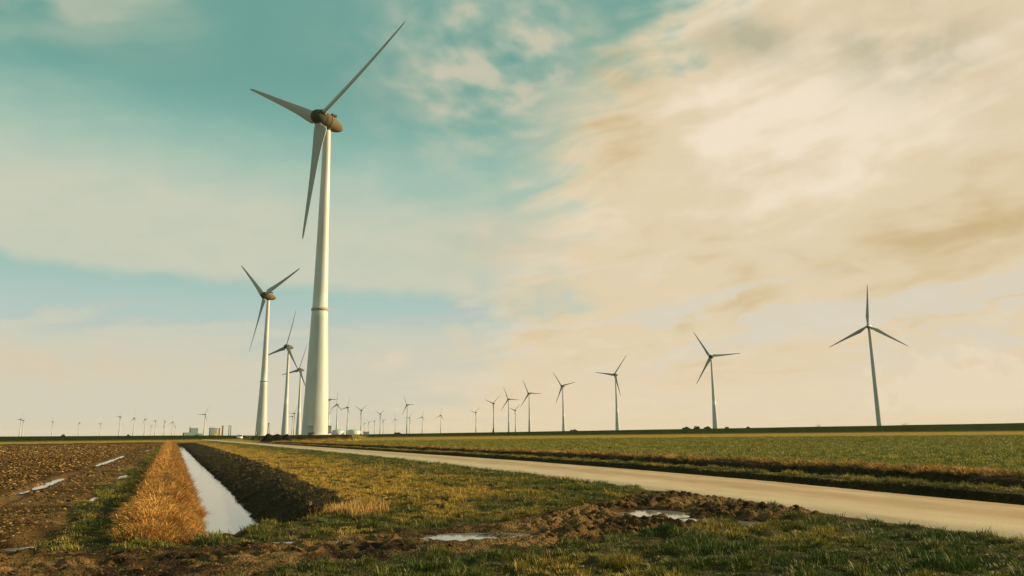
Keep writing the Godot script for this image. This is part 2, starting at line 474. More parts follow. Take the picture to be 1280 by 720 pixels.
func make_ground() -> void:
	n_wide = noise(0.16, 3, 2)
	n_fine = noise(1.1, 9, 3)
	n_clod = noise(3.6, 15, 2)
	n_churn = noise(1.35, 21, 2)
	n_patch = noise(0.33, 27, 3)
	n_bend = noise(0.22, 33, 3)
	for p in pools: pools_all.append([Vector2(p[0], p[1]), Vector2(cos(p[4]), sin(p[4])), p[2], p[3]])
	for p in rut_pools: pools_all.append([from_st(p[0], p[1] + 0.0), Vector2(DX, DZ), p[2], p[3]])
	var radii := PackedFloat32Array()
	var r := RING_START
	while r < 14000.0:
		radii.append(r)
		r *= 1.06 if r < 7.5 else (1.0042 if r < 22.0 else (1.008 if r < 120.0 else (1.014 if r < 900.0 else 1.08)))
	var angles := PackedFloat32Array()
	var a := -40.0
	while a < 40.0:
		angles.append(a)
		a += 0.14
	while a < 319.9:
		angles.append(a)
		a += 2.0
	var nr := radii.size()
	var nk := angles.size()
	var pos := PackedVector3Array()
	var col := PackedColorArray()
	var kind := PackedByteArray()
	pos.resize(nr * nk)
	col.resize(nr * nk)
	kind.resize(nr * nk)
	for k in nk:
		var sa := sin(deg_to_rad(angles[k]))
		var ca := -cos(deg_to_rad(angles[k]))
		for i in nr:
			var x := radii[i] * sa
			var z := radii[i] * ca
			ground(x, z)
			var at := i * nk + k
			pos[at] = Vector3(x, g_y, z)
			kind[at] = g_kind
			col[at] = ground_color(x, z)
	var nor := PackedVector3Array()
	nor.resize(nr * nk)
	for i in nr:
		var i0 := maxi(i - 1, 0)
		var i1 := mini(i + 1, nr - 1)
		for k in nk:
			var d1 := pos[i1 * nk + k] - pos[i0 * nk + k]
			var d2 := pos[i * nk + (k + 1) % nk] - pos[i * nk + (k + nk - 1) % nk]
			var n := d1.cross(d2)
			if n.y < 0.0: n = -n
			nor[i * nk + k] = n.normalized()
	var names := ["grass_verge", "muddy_gateway", "ploughed_field", "ditch_bank", "crop_field", "stubble_field", "sea_dike"]
	var labels := ["grassy ground between the ditch and the road", "churned muddy gateway with puddles in the foreground", "brown ploughed field with wheel ruts on the left", "earth banks of the two ditches", "ground of the green crop field right of the road", "golden stubble land in the far distance", "dark green dike along the horizon"]
	var faces := []
	for k in 7: faces.append(PackedInt32Array())
	for i in nr - 1:
		for k in nk:
			var p0 := i * nk + k
			var p1 := i * nk + (k + 1) % nk
			var q0 := p0 + nk
			var q1 := p1 + nk
			faces[kind[p0] % 7].append_array(PackedInt32Array([p0, q0, q1, p0, q1, p1]))
	for c in 7:
		var idx: PackedInt32Array = faces[c]
		if idx.is_empty(): continue
		var map := PackedInt32Array()
		map.resize(nr * nk)
		map.fill(-1)
		var vp := PackedVector3Array()
		var vn := PackedVector3Array()
		var vc := PackedColorArray()
		var out := PackedInt32Array()
		out.resize(idx.size())
		for j in idx.size():
			var v := idx[j]
			if map[v] < 0:
				map[v] = vp.size()
				vp.append(pos[v])
				vn.append(nor[v])
				vc.append(col[v])
			out[j] = map[v]
		var arr := []
		arr.resize(Mesh.ARRAY_MAX)
		arr[Mesh.ARRAY_VERTEX] = vp
		arr[Mesh.ARRAY_NORMAL] = vn
		arr[Mesh.ARRAY_COLOR] = vc
		arr[Mesh.ARRAY_INDEX] = out
		var mesh := ArrayMesh.new()
		mesh.add_surface_from_arrays(Mesh.PRIMITIVE_TRIANGLES, arr)
		var o := MeshInstance3D.new()
		o.mesh = mesh
		o.material_override = mats[names[c]]
		top(o, names[c])
		tag(o, labels[c], "", "", "structure")

func sheet(points: PackedVector2Array, y: float) -> ArrayMesh:      # a flat sheet over an outline
	var st := SurfaceTool.new()
	st.begin(Mesh.PRIMITIVE_TRIANGLES)
	var t := Geometry2D.triangulate_polygon(points)
	for i in range(0, t.size(), 3):
		var a := Vector3(points[t[i]].x, y, points[t[i]].y)
		var b := Vector3(points[t[i + 1]].x, y, points[t[i + 1]].y)
		var c := Vector3(points[t[i + 2]].x, y, points[t[i + 2]].y)
		for v in ([a, b, c] if (a - c).cross(a - b).y > 0.0 else [a, c, b]):
			st.set_normal(Vector3.UP)
			st.add_vertex(v)
	return st.commit()

func make_water() -> void:
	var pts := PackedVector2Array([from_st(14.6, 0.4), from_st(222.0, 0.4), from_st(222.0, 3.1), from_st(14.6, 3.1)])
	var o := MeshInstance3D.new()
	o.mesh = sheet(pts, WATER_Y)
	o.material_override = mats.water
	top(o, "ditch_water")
	tag(o, "still pale water in the long straight ditch", "", "", "structure")
	for p in pools_all:
		var c: Vector2 = p[0]
		var u: Vector2 = p[1]
		var ring := PackedVector2Array()
		for k in 28:
			var a := TAU * k / 28
			ring.append(c + u * cos(a) * p[2] * 1.22 + Vector2(-u.y, u.x) * sin(a) * p[3] * 1.22)
		var w := MeshInstance3D.new()
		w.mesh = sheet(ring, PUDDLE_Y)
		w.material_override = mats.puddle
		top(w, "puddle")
		tag(w, "shallow puddle lying in the mud and wheel ruts", "", "", "structure")

func make_road() -> void:
	var st := SurfaceTool.new()
	st.begin(Mesh.PRIMITIVE_TRIANGLES)
	var rows := []
	var s := -20.0
	while s < 430.0:
		rows.append(s)
		s += 0.25 if s < 40.0 else 2.5
	var across := 16
	var grid := []
	for v in rows:
		var line := []
		var a := table(road_near, v) - 0.02 + n_fine.get_noise_2d(v * 1.6, 3.0) * 0.07
		var b := table(road_far, v) + 0.05 + n_fine.get_noise_2d(v * 1.6, 90.0) * 0.05
		for k in across + 1:
			var f := float(k) / across
			var t := lerpf(a, b, f)
			var p := from_st(v, t)
			var y := 0.02 + 0.05 * (1.0 - pow(absf(f * 2.0 - 1.0), 2.0)) + n_wide.get_noise_2d(p.x * 0.7, p.y * 0.7) * 0.012
			if k == 0 or k == across: y = -0.05
			# worn wheel lines are paler, the middle and the edges hold brown dirt
			var wear := table(PackedFloat32Array([0, 0.8, 0.1, 0.95, 0.28, 0.75, 0.4, 0.25, 0.58, 0.1, 0.66, 0.5, 0.73, 0.6, 0.8, 0.15, 0.93, 0.25, 0.97, 0.9, 1, 0.9]), f + n_bend.get_noise_1d(v * 0.15) * 0.03)
			var n: float = n_patch.get_noise_2d(v * 0.6, t * 5.0) * 0.8 + n_fine.get_noise_2d(v * 0.4, t * 4.0) * 0.5
			var c := Color(0.37, 0.235, 0.085).lerp(Color(0.60, 0.475, 0.28), clampf(wear + n * 0.5, 0.0, 1.0))
			line.append([Vector3(p.x, y, p.y), c])
		grid.append(line)
	for i in grid.size() - 1:
		for k in across:
			for v in [grid[i][k], grid[i + 1][k], grid[i + 1][k + 1], grid[i][k], grid[i + 1][k + 1], grid[i][k + 1]]:
				st.set_color(v[1])
				st.add_vertex(v[0])
	st.generate_normals()
	var o := MeshInstance3D.new()
	o.mesh = st.commit()
	o.material_override = mats.road
	top(o, "road")
	tag(o, "sandy concrete farm road running to the turbines", "", "", "structure")

# ---------------------------------------------------------------- things that grow
func tuft(blades: int, height: float, spread: float, width: float, lean: float, seed_: int) -> ArrayMesh:
	var r := RandomNumberGenerator.new()
	r.seed = seed_
	var st := SurfaceTool.new()
	st.begin(Mesh.PRIMITIVE_TRIANGLES)
	for b in blades:
		var a := r.randf() * TAU
		var out := Vector3(cos(a), 0, sin(a))
		var foot := out * spread * sqrt(r.randf()) * 0.6
		var h := height * r.randf_range(0.55, 1.1)
		var tip := foot + out.rotated(Vector3.UP, r.randf_range(-0.7, 0.7)) * h * lean * r.randf_range(0.3, 1.3) + Vector3.UP * h
		var mid := foot.lerp(tip, 0.55) + Vector3.UP * h * 0.12 * (1.0 + lean)
		if lean > 1.2: tip.y *= 0.55
		var face := r.randf() * TAU
		var w := Vector3(cos(face), 0, sin(face)) * width * r.randf_range(0.6, 1.2)
		var tone := r.randf_range(0.72, 1.18)
		st.set_color(Color(tone, tone * r.randf_range(0.94, 1.05), tone * 0.95))
		var q := [foot - w * 0.5, foot + w * 0.5, mid + w * 0.42, mid - w * 0.42]
		for v in [q[0], q[3], q[2], q[0], q[2], q[1], q[3], tip, q[2]]: st.add_vertex(v)
	st.generate_normals()
	return st.commit()

func clod_mesh(seed_: int) -> ArrayMesh:
	var r := RandomNumberGenerator.new()
	r.seed = seed_
	var rings := []
	for j in 5:
		var f := j / 4.0
		var ring := PackedVector3Array()
		for k in 7:
			var a := TAU * k / 7.0
			var rad := sin(PI * (0.12 + 0.83 * f)) * r.randf_range(0.55, 1.35)
			ring.append(Vector3(cos(a) * rad, -cos(PI * f) * 0.6 * r.randf_range(0.6, 1.25), sin(a) * rad))
		rings.append(ring)
	return loft(rings)

class Planting:
	var buf := PackedFloat32Array()
	var n := 0
	func put(b: Basis, o: Vector3, c: Color) -> void:
		buf.append_array(PackedFloat32Array([b.x.x, b.y.x, b.z.x, o.x, b.x.y, b.y.y, b.z.y, o.y, b.x.z, b.y.z, b.z.z, o.z, c.r, c.g, c.b, 1.0]))
		n += 1

func plant_out(called: String, meshes: Array, plots: Array, mat: Material, label: String, category: String) -> void:
	for k in meshes.size():
		var p: Planting = plots[k]
		if p.n == 0: continue
		var mm := MultiMesh.new()
		mm.transform_format = MultiMesh.TRANSFORM_3D
		mm.use_colors = true
		mm.mesh = meshes[k]
		mm.instance_count = p.n
		mm.buffer = p.buf
		var o := MultiMeshInstance3D.new()
		o.multimesh = mm
		o.material_override = mat
		top(o, called)
		tag(o, label, category, called.replace("_", " "), "stuff")

func turned(scale: float, tall: float, tilt := 0.25) -> Basis:
	var b := Basis(Vector3.UP, rng.randf() * TAU) * Basis(Vector3.RIGHT, rng.randf_range(-tilt, tilt))
	return b.scaled_local(Vector3(scale, scale * tall, scale))

func make_plants() -> void:
	rng.seed = 4711
	var lawn := [tuft(15, 0.042, 0.11, 0.008, 0.9, 1), tuft(15, 0.034, 0.12, 0.008, 1.2, 2), tuft(10, 0.07, 0.09, 0.007, 0.8, 3)]
	var straw := [tuft(13, 0.12, 0.16, 0.012, 1.6, 4), tuft(13, 0.09, 0.18, 0.011, 2.2, 5), tuft(10, 0.15, 0.12, 0.010, 1.2, 6)]
	var crop := [tuft(10, 0.12, 0.12, 0.012, 0.5, 7), tuft(9, 0.10, 0.13, 0.012, 0.7, 8)]
	var reed := [tuft(8, 0.42, 0.10, 0.012, 0.35, 9)]
	var clods := [clod_mesh(10), clod_mesh(11), clod_mesh(12)]
	var p_lawn := [Planting.new(), Planting.new(), Planting.new()]
	var p_straw := [Planting.new(), Planting.new(), Planting.new()]
	var p_crop := [Planting.new(), Planting.new()]
	var p_reed := [Planting.new()]
	var p_clod := [Planting.new(), Planting.new(), Planting.new()]
	var a0 := deg_to_rad(41.0)
	# denser near by and thinning with the square of the distance, where tufts grow into clumps
	var count := 430000
	var r_full := 17.0
	var r_near := 6.5
	var r_end := 206.0
	var w1 := (r_full * r_full - r_near * r_near) / (2.0 * r_full * r_full)
	var w2 := log(r_end / r_full)
	for i in count:
		var f := rng.randf() * (w1 + w2)
		var r := sqrt(r_near * r_near + 2.0 * r_full * r_full * f) if f < w1 else r_full * exp(f - w1)
		var a := rng.randf_range(-a0, a0)
		var x := r * sin(a)
		var z := -r * cos(a)
		ground(x, z)
		var y := g_y
		var big := clampf(sqrt(r / r_full), 1.0, 3.2)
		var n: float = n_patch.get_noise_2d(x * 2.3, z * 2.3)
		var fine: float = n_fine.get_noise_2d(x * 0.9, z * 0.9)
		var dice := rng.randf()
		var squat := pow(big, -0.75)
		var tint := rng.randf_range(0.55, 1.4)
		match g_kind:
			GRASS:
				if y < PUDDLE_Y + 0.02 and r < 22.0: continue
				if dice < g_mud * 1.6: continue
				if g_t < table(road_near, g_s) and g_t > table(road_near, g_s) - 0.09: continue
				var clump: float = n_clod.get_noise_2d(x * 0.55, z * 0.55)
				if r < 50.0 and clump < -0.15 + fine * 0.3 and dice > 0.18: continue
				if g_t < -0.6 and dice > 0.55 + fine * 1.2 and r < 60.0: continue
				if dice > 0.80 + fine * 0.9 + n * 0.8: continue
				var c := grass_color(x, z) * tint
				if rng.randf() < 0.10: c = Color(0.30, 0.23, 0.065) * tint
				var tall := clampf(1.0 + fine * 0.8 + n * 0.8 + (clump * 1.3 if r < 60.0 else 0.0), 0.4, 2.0)
				var k := 2 if (tall > 1.35 and rng.randf() < 0.5) else (0 if rng.randf() < 0.5 else 1)
				p_lawn[k].put(turned(big * rng.randf_range(0.8, 1.25), tall * squat, 0.2), Vector3(x, y - 0.01, z), c)
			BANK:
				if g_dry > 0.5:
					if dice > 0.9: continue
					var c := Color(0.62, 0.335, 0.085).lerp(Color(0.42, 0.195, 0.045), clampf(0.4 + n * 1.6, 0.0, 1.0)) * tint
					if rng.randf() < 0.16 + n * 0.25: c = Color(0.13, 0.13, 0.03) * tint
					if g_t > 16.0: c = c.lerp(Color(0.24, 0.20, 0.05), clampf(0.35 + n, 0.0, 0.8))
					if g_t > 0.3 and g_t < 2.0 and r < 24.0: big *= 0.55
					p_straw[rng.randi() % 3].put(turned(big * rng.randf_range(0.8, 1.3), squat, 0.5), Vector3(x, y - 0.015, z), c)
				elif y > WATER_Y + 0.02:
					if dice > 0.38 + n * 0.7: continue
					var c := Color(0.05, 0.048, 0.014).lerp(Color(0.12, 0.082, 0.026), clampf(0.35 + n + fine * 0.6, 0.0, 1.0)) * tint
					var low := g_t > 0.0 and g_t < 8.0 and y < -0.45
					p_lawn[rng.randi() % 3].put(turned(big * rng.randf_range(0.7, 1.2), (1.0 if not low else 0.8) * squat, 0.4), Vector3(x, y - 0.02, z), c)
			CROP:
				if dice > 0.9 + fine * 0.5: continue
				var c := Color(0.095, 0.125, 0.018).lerp(Color(0.36, 0.29, 0.04), clampf(0.4 + n * 1.3 + fine * 0.6, 0.0, 1.0)) * tint
				if rng.randf() < 0.12: c = Color(0.42, 0.36, 0.12) * tint
				p_crop[rng.randi() % 2].put(turned(big * rng.randf_range(0.85, 1.3), clampf(1.0 + fine, 0.6, 1.6) * squat, 0.2), Vector3(x, y - 0.015, z), c)
			MUD:
				if y < PUDDLE_Y + 0.015: continue
				if dice < 0.10 + fine * 0.25 and fine > -0.2:
					p_lawn[rng.randi() % 2].put(turned(rng.randf_range(0.5, 0.9), 0.7, 0.6), Vector3(x, y - 0.012, z), grass_color(x, z) * tint * 0.9)
				elif dice > (0.88 if x > 0.5 else 0.92) - n * 0.25:
					var c := Color(0.04, 0.023, 0.007).lerp(Color(0.17, 0.10, 0.03), rng.randf()) * tint
					var size := 0.010 + 0.04 * pow(rng.randf(), 3.0) * (1.35 if x > 0.5 else 0.8)
					p_clod[rng.randi() % 3].put(turned(size, rng.randf_range(0.6, 1.0), 0.6), Vector3(x, y + size * 0.1, z), c)
			SOIL:
				if y < PUDDLE_Y + 0.01: continue
				if g_t > -2.6 and dice < 0.10 + fine * 0.35:
					p_lawn[rng.randi() % 2].put(turned(big * rng.randf_range(0.5, 0.9), 0.75, 0.5), Vector3(x, y - 0.012, z), grass_color(x, z) * tint)
				elif dice > (0.45 if g_t < -4.8 else 0.86):
					var c := Color(0.06, 0.035, 0.012).lerp(Color(0.25, 0.155, 0.055), pow(rng.randf(), 1.6)) * tint
					if g_t < -4.8 and rng.randf() < 0.10: c = Color(0.36, 0.24, 0.08) * tint
					var size := (0.014 + 0.042 * pow(rng.randf(), 2.0)) * big
					p_clod[rng.randi() % 3].put(turned(size, rng.randf_range(0.5, 0.9), 0.6), Vector3(x, y + size * 0.1, z), c)
	# extra straw, packed close on the mown heap beside the ditch
	for i in 26000:
		var s := 13.2 * exp(rng.randf() * log(200.0 / 13.2))
		var t := rng.randf_range(-0.95, 0.95)
		var p := from_st(s, t)
		ground(p.x, p.y)
		if g_dry < 0.5 or g_y < WATER_Y + 0.1: continue
		var n: float = n_patch.get_noise_2d(p.x * 2.3, p.y * 2.3)
		var big := clampf(sqrt(s / 17.0), 1.0, 3.0)
		var c := Color(0.64, 0.345, 0.085).lerp(Color(0.42, 0.195, 0.045), clampf(0.35 + n * 1.8, 0.0, 1.0)) * rng.randf_range(0.7, 1.25)
		if t > 0.3 and s < 24.0: big *= 0.55
		p_straw[rng.randi() % 3].put(turned(big * rng.randf_range(0.7, 1.15), 0.9 * pow(big, -0.75), 0.7), Vector3(p.x, g_y - 0.015, p.y), c)
	# pale stalks at the near corner of the ditch and along its bank
	for i in 620:
		var p := from_st(0, 0)
		if i < 400: p = from_st(16.7 + rng.randfn(0.0, 0.45), 3.65 + rng.randfn(0.0, 0.38))
		else:
			var s := 17.0 + rng.randf() * 90.0
			p = from_st(s, table(bank_top, s) + rng.randfn(-0.1, 0.3))
		ground(p.x, p.y)
		if g_y < -0.5: continue
		p_reed[0].put(turned(rng.randf_range(0.4, 0.9) if i < 400 else rng.randf_range(0.3, 0.55), 0.8, 0.5), Vector3(p.x, g_y - 0.02, p.y), Color(0.62, 0.38, 0.12) * rng.randf_range(0.6, 1.1))
	plant_out("grass", lawn, p_lawn, mats.blade, "short green and straw coloured grass on verges and banks", "grass")
	plant_out("dry_grass", straw, p_straw, mats.straw, "mown orange dry grass heaped along the ditch edges", "dry grass")
	plant_out("young_crop", crop, p_crop, mats.blade, "young green crop in the field right of the road", "crop")
	plant_out("reed_stalks", reed, p_reed, mats.straw, "pale dry stalks at the corner of the ditch", "reeds")
	plant_out("soil_clods", clods, p_clod, mats.clod, "crumbs of dark soil scattered on mud and ploughland", "soil")

# ---------------------------------------------------------------- wind turbines
var kit := {}             # meshes shared by all turbines

func blade_mesh(rows: Array, sides := 16) -> ArrayMesh:   # rows: distance from hub, chord, thickness, twist, shift of the chord; root along +y, chord along x
	var rings := []
	for r in rows:
		var ring := PackedVector3Array()
		for k in sides:
			var a := TAU * k / sides
			var cx: float = cos(a) * 0.5
			var round: float = clampf(r[2] / r[1], 0.0, 1.0)
			var taper := lerpf(0.30 + 0.70 * sqrt(clampf(0.5 + cx, 0.0, 1.0)) if cx < 0.2 else 0.9, 1.0, smoothstep(0.6, 0.95, round))
			var v := Vector3((cx + r[4]) * r[1], 0, sin(a) * 0.5 * r[2] * taper)
			v = v.rotated(Vector3.UP, -deg_to_rad(r[3] + 6.0))
			# a slight prebend towards the wind
			ring.append(Vector3(v.x, r[0], v.z + 0.0009 * r[0] * r[0]))
		rings.append(ring)
	return loft(rings)

func make_kit() -> void:
	# broad-rooted blade and egg-shaped nacelle of the concrete-towered turbines
	kit.blade = blade_mesh([[1.7, 2.0, 1.95, 0, 0.0], [2.6, 2.3, 1.9, 24, -0.04], [3.3, 3.9, 1.35, 22, -0.2], [4.6, 4.15, 1.1, 20, -0.2], [7.0, 3.75, 0.95, 17, -0.18], [10.0, 3.2, 0.8, 14, -0.15], [14.0, 2.7, 0.62, 11, -0.12], [19.0, 2.2, 0.46, 8, -0.1], [25.0, 1.75, 0.34, 5, -0.08], [31.0, 1.35, 0.24, 3, -0.06], [36.0, 1.0, 0.17, 2, -0.05], [39.2, 0.7, 0.11, 1, -0.08], [40.2, 0.42, 0.07, 1, -0.25], [40.6, 0.12, 0.04, 1, -1.2]])
	kit.slim_blade = blade_mesh([[1.2, 1.9, 1.85, 0, 0.0], [2.8, 1.9, 1.85, 10, 0.0], [5.5, 2.7, 1.3, 18, -0.1], [9.0, 3.5, 0.95, 15, -0.16], [13.0, 3.0, 0.75, 11, -0.14], [19.0, 2.3, 0.5, 7, -0.1], [26.0, 1.65, 0.34, 4, -0.08], [33.0, 1.1, 0.2, 2, -0.06], [38.0, 0.7, 0.11, 1, -0.06], [40.4, 0.35, 0.06, 0, -0.2], [41.0, 0.1, 0.03, 0, -0.6]])
	kit.root = lathe([[1.18, 1.9], [1.22, 1.95], [1.22, 2.35], [1.12, 2.42]], 20)
	kit.nacelle = lathe([[2.42, 2.05], [2.5, 1.9], [2.48, 0.6], [2.36, -1.0], [2.12, -2.6], [1.72, -4.1], [1.2, -5.2], [0.65, -5.9], [0.02, -6.2]], 28, true)
	kit.hub = lathe([[0.02, 6.35], [0.75, 6.22], [1.4, 5.8], [1.95, 5.1], [2.32, 4.2], [2.48, 3.3], [2.5, 2.5], [2.46, 2.22], [2.3, 2.16]], 28, true)
	kit.seam = lathe([[2.53, 0.32], [2.56, 0.28], [2.56, 0.12], [2.53, 0.08]], 28, true)
	kit.slim_hub = lathe([[0.02, 5.0], [0.6, 4.8], [1.15, 4.3], [1.45, 3.5], [1.5, 2.6], [1.4, 2.3]], 20, true)
	var rings := []                                       # a boxy nacelle with rounded corners
	for p in [[2.2, 1.5], [1.6, 1.75], [-3.0, 1.8], [-6.6, 1.55], [-7.2, 1.1]]:
		var ring := PackedVector3Array()
		for k in 16:
			var a := TAU * k / 16
			var c := cos(a)
			var s := sin(a)
			ring.append(Vector3(p[0], signf(c) * pow(absf(c), 0.5) * p[1], signf(s) * pow(absf(s), 0.5) * p[1]))
		rings.append(ring)
	kit.slim_nacelle = loft(rings)
	kit.cabinet = box_mesh(Vector3(1.25, 1.9, 1.0), 0.07)
	kit.cabinet_roof = box_mesh(Vector3(1.45, 0.12, 1.2), 0.03)
	kit.platform = box_mesh(Vector3(1.9, 0.12, 1.5), 0.02)
	kit.step = box_mesh(Vector3(1.0, 0.08, 0.3), 0.01)
	kit.cooler = box_mesh(Vector3(1.9, 0.75, 0.8), 0.06)
	kit.mast = lathe([[0.07, 0.0], [0.06, 1.3], [0.02, 1.32]], 8)

func tower_mesh(h: float, slim: bool) -> ArrayMesh:
	var p := []
	var prof := PackedFloat32Array([-1, 7.75, 0, 7.6, 10, 6.85, 20, 6.0, 30, 5.2, 36.9, 4.7, 37.0, 4.5, 48, 3.95, 60, 3.4, 80, 2.65, 98, 2.05])
	if slim: prof = PackedFloat32Array([-1, 4.4, 0, 4.3, 30, 3.8, 60, 3.2, 98, 2.4])
	for y in ([-0.9, 0, 5, 10, 15, 20, 25, 30, 34, 36.9, 37.0, 42, 48, 54, 60, 70, 80, 88, 98] if not slim else [-0.9, 0, 15, 30, 45, 60, 80, 98]):
		var yy := minf(y, h)
		p.append([table(prof, y) / 2.0, yy])
		if y >= h: break
	return lathe(p, 40)

func axis_basis(x_axis: Vector3) -> Basis:                # +x looks along the rotor's axis
	var z_axis := x_axis.cross(Vector3.UP).normalized()
	return Basis(x_axis, z_axis.cross(x_axis).normalized(), z_axis)

func turbine(x: float, z: float, base_y: float, yaw: float, phase: float, label: String, group: String, slim := false, detail := 0, pitch := 0.0) -> Node3D:
	var o := Node3D.new()
	top(o, "wind_turbine")
	o.position = Vector3(x, base_y, z)
	tag(o, label, "wind turbine", group)
	var hub_h := 98.0 - base_y
	var key := "tower_%d_%d" % [int(base_y * 10), int(slim)]
	if not kit.has(key): kit[key] = tower_mesh(hub_h - (1.7 if slim else 2.2), slim)
	var tw := mesh_node("tower", kit[key], mats.tower if not slim else mats.tower_steel, o)
	var y := deg_to_rad(yaw)
	var tilt := deg_to_rad(5.0)
	var ax := Vector3(sin(y) * cos(tilt), sin(tilt), -cos(y) * cos(tilt))
	var side := Vector3(cos(y), 0, sin(y))
	var up := ax.cross(side)
	if up.y < 0: up = -up
	var frame := axis_basis(ax)
	var top_at := Vector3(0, hub_h, 0)
	var nac := mesh_node("nacelle", kit.slim_nacelle if slim else kit.nacelle, mats.nacelle if not slim else mats.blade_paint, o)
	nac.transform = Transform3D(frame, top_at)
	var hub := mesh_node("hub", kit.slim_hub if slim else kit.hub, mats.hub if not slim else mats.blade_paint, o)
	hub.transform = Transform3D(frame, top_at)
	var centre := top_at + ax * 3.5
	for k in 3:
		var a := deg_to_rad(phase + 120.0 * k)
		var rad := up * cos(a) + side * sin(a)
		var b := mesh_node("blade", kit.slim_blade if slim else kit.blade, mats.blade_paint, o)
		var chord := rad.cross(ax).normalized()
		b.transform = Transform3D(Basis(chord, rad, chord.cross(rad).normalized()) * Basis(Vector3.UP, deg_to_rad(pitch)), centre)
		if detail > 0: mesh_node("root_sleeve", kit.root, mats.hub, b)
	if detail > 0:
		mesh_node("seam", kit.seam, mats.hub, nac)
		var cool := mesh_node("cooler", kit.cooler, mats.dark_metal, nac)
		cool.transform = Transform3D(Basis(Vector3.BACK, deg_to_rad(-8.0)), Vector3(-2.3, 2.95, 0))
		for px in [-2.5, -3.3]:
			mesh_node("cooler_leg", kit.mast, mats.dark_metal, nac).position = Vector3(px, 1.55, 0)
		# flange halfway up and the ring where the tower meets the nacelle
		var ring := lathe([[2.42, 36.2], [2.52, 36.25], [2.52, 36.95], [2.30, 37.1]], 40)
		mesh_node("flange", ring, mats.flange, tw)
		mesh_node("yaw_ring", lathe([[1.02, 0.0], [1.18, 0.1], [1.18, 0.7], [1.05, 0.8]], 28), mats.dark_metal, tw).position = Vector3(0, hub_h - 2.9, 0)
		mesh_node("plinth", lathe([[4.5, -0.6], [4.5, 0.10], [4.42, 0.16], [3.8, 0.17]], 40), mats.concrete, tw)
		# switch cabinets on platforms at the foot
		var to_eye := Vector3(-x, 0, -z).normalized()
		var right := Vector3.UP.cross(to_eye)
		for c in [[-1.05, 3.95, 0.0], [4.05, 0.3, PI / 2]] if detail > 1 else [[-2.9, 2.9, 0.4]]:
			var cab := mesh_node("cabinet", kit.cabinet, mats.cabinet, o)
			cab.transform = Transform3D(Basis(right, Vector3.UP, to_eye).rotated(Vector3.UP, c[2]), right * c[0] + to_eye * c[1] + Vector3.UP * 0.62)
			mesh_node("cabinet_roof", kit.cabinet_roof, mats.cabinet, cab).position.y = 1.9
			mesh_node("platform", kit.platform, mats.dark_metal, cab).position.y = -0.12
			for q in 3: mesh_node("step", kit.step, mats.dark_metal, cab).position = Vector3(0, -0.22 - 0.18 * q, 0.75 + 0.28 * q)
	return o

func make_turbines() -> void:
	make_kit()
	var row := "turbines in the near row along the road"
	turbine(-57.3, -216.3, 1.72, 213.5, 61.1, "largest and nearest white turbine with a ringed tower and dark nacelle", row, false, 2)
	turbine(-171.7, -509.7, 1.72, 216.0, 50.9, "second largest turbine, standing just left of the nearest tower", row, false, 1, 24.0)
	turbine(-248.2, -813.1, 0.4, 216.0, 104.1, "third turbine of the near row, its blade almost touching the nearest tower", row)
	turbine(-317.6, -1104.9, 0.3, 217.2, 98.9, "fourth turbine of the near row, half behind the nearest tower", row)
	row = "turbines in the row on the right"
	turbine(340.9, -698.2, 2.6, 221.2, 116.0, "rightmost turbine, slender tower with one blade pointing straight up", row, true)
	turbine(262.5, -973.7, 0.3, 213.0, 31.8, "second turbine from the right, one blade pointing level to the right", row)
	turbine(176.0, -1267.2, 0.3, 222.9, 81.3, "third turbine from the right, one blade pointing level to the left", row)
	turbine(105.2, -1568.2, 0.3, 224.4, 39.1, "fourth turbine from the right on the horizon", row)
	turbine(40, -1850, 0.3, 215, 27, "fifth turbine from the right on the horizon", row)
	turbine(-13, -2156, 0.3, 215, 25, "sixth large turbine from the right, just left of a smaller fainter one", row)
	turbine(9, -3218, 0.3, 222, 70, "small faint turbine between the fifth and sixth turbines of the right row", row)
	turbine(-64, -2447, 0.3, 222, 69, "turbine with a small dark tree at its foot, left of the sixth", row)
	turbine(-175, -3500, 0.3, 225, 76, "small turbine standing alone left of the tree and turbine pair", row)
	row = "tiny turbines between the nearest tower and the right row"
	var nth := ["first", "second", "third", "fourth", "fifth", "sixth", "seventh", "eighth", "ninth", "tenth", "eleventh", "twelfth", "thirteenth", "fourteenth", "fifteenth"]
	var mid := [[-511, -2068, 30], [-826, -3353, 55], [-568, -2405, 118], [-591, -2662, 100], [-611, -3003, 62], [-1249, -6273, 20], [-1153, -5970, 50], [-1044, -5630, 80], [-641, -3603, 64], [-917, -5278, 45], [-761, -4821, 10], [-355, -2499, 30], [-626, -4508, 85], [-522, -4289, 105], [-384, -3962, 110]]
	for k in mid.size():
		turbine(mid[k][0], mid[k][1], 0.3, 214.0 + 3.0 * (k % 4), mid[k][2], "tiny distant turbine, %s to the right of the nearest turbine's tower" % nth[k], row)
	row = "tiny turbines along the horizon on the left"
	var left := [[-2524, -3828, 92], [-2707, -4128, 88], [-2822, -4581, 75], [-2882, -4966, 15], [-2945, -5336, 90], [-1903, -3616, 80], [-1958, -3858, 0], [-2024, -4109, 20], [-3236, -6688, 40], [-2197, -4592, 90], [-3209, -6871, 10], [-2220, -4765, 60], [-2266, -4972, 118], [-3315, -7339, 70], [-3387, -7834, 30]]
	for k in left.size():
		turbine(left[k][0], left[k][1], 0.3, 214.0 + 3.0 * (k % 4), left[k][2], "tiny distant turbine, %s from the left edge of the horizon" % nth[k], row)
	turbine(-1374, -3327, 0.3, 200.0, 90.0, "pale turbine with a level blade above the power station", row)
	turbine(-1134, -3838, 0.3, 218.0, 90.0, "tiny turbine, left of the pair seen between the third and fourth near turbines", row)
	turbine(-981, -3348, 0.3, 218.0, 85.0, "tiny turbine, right of the pair seen between the third and fourth near turbines", row)

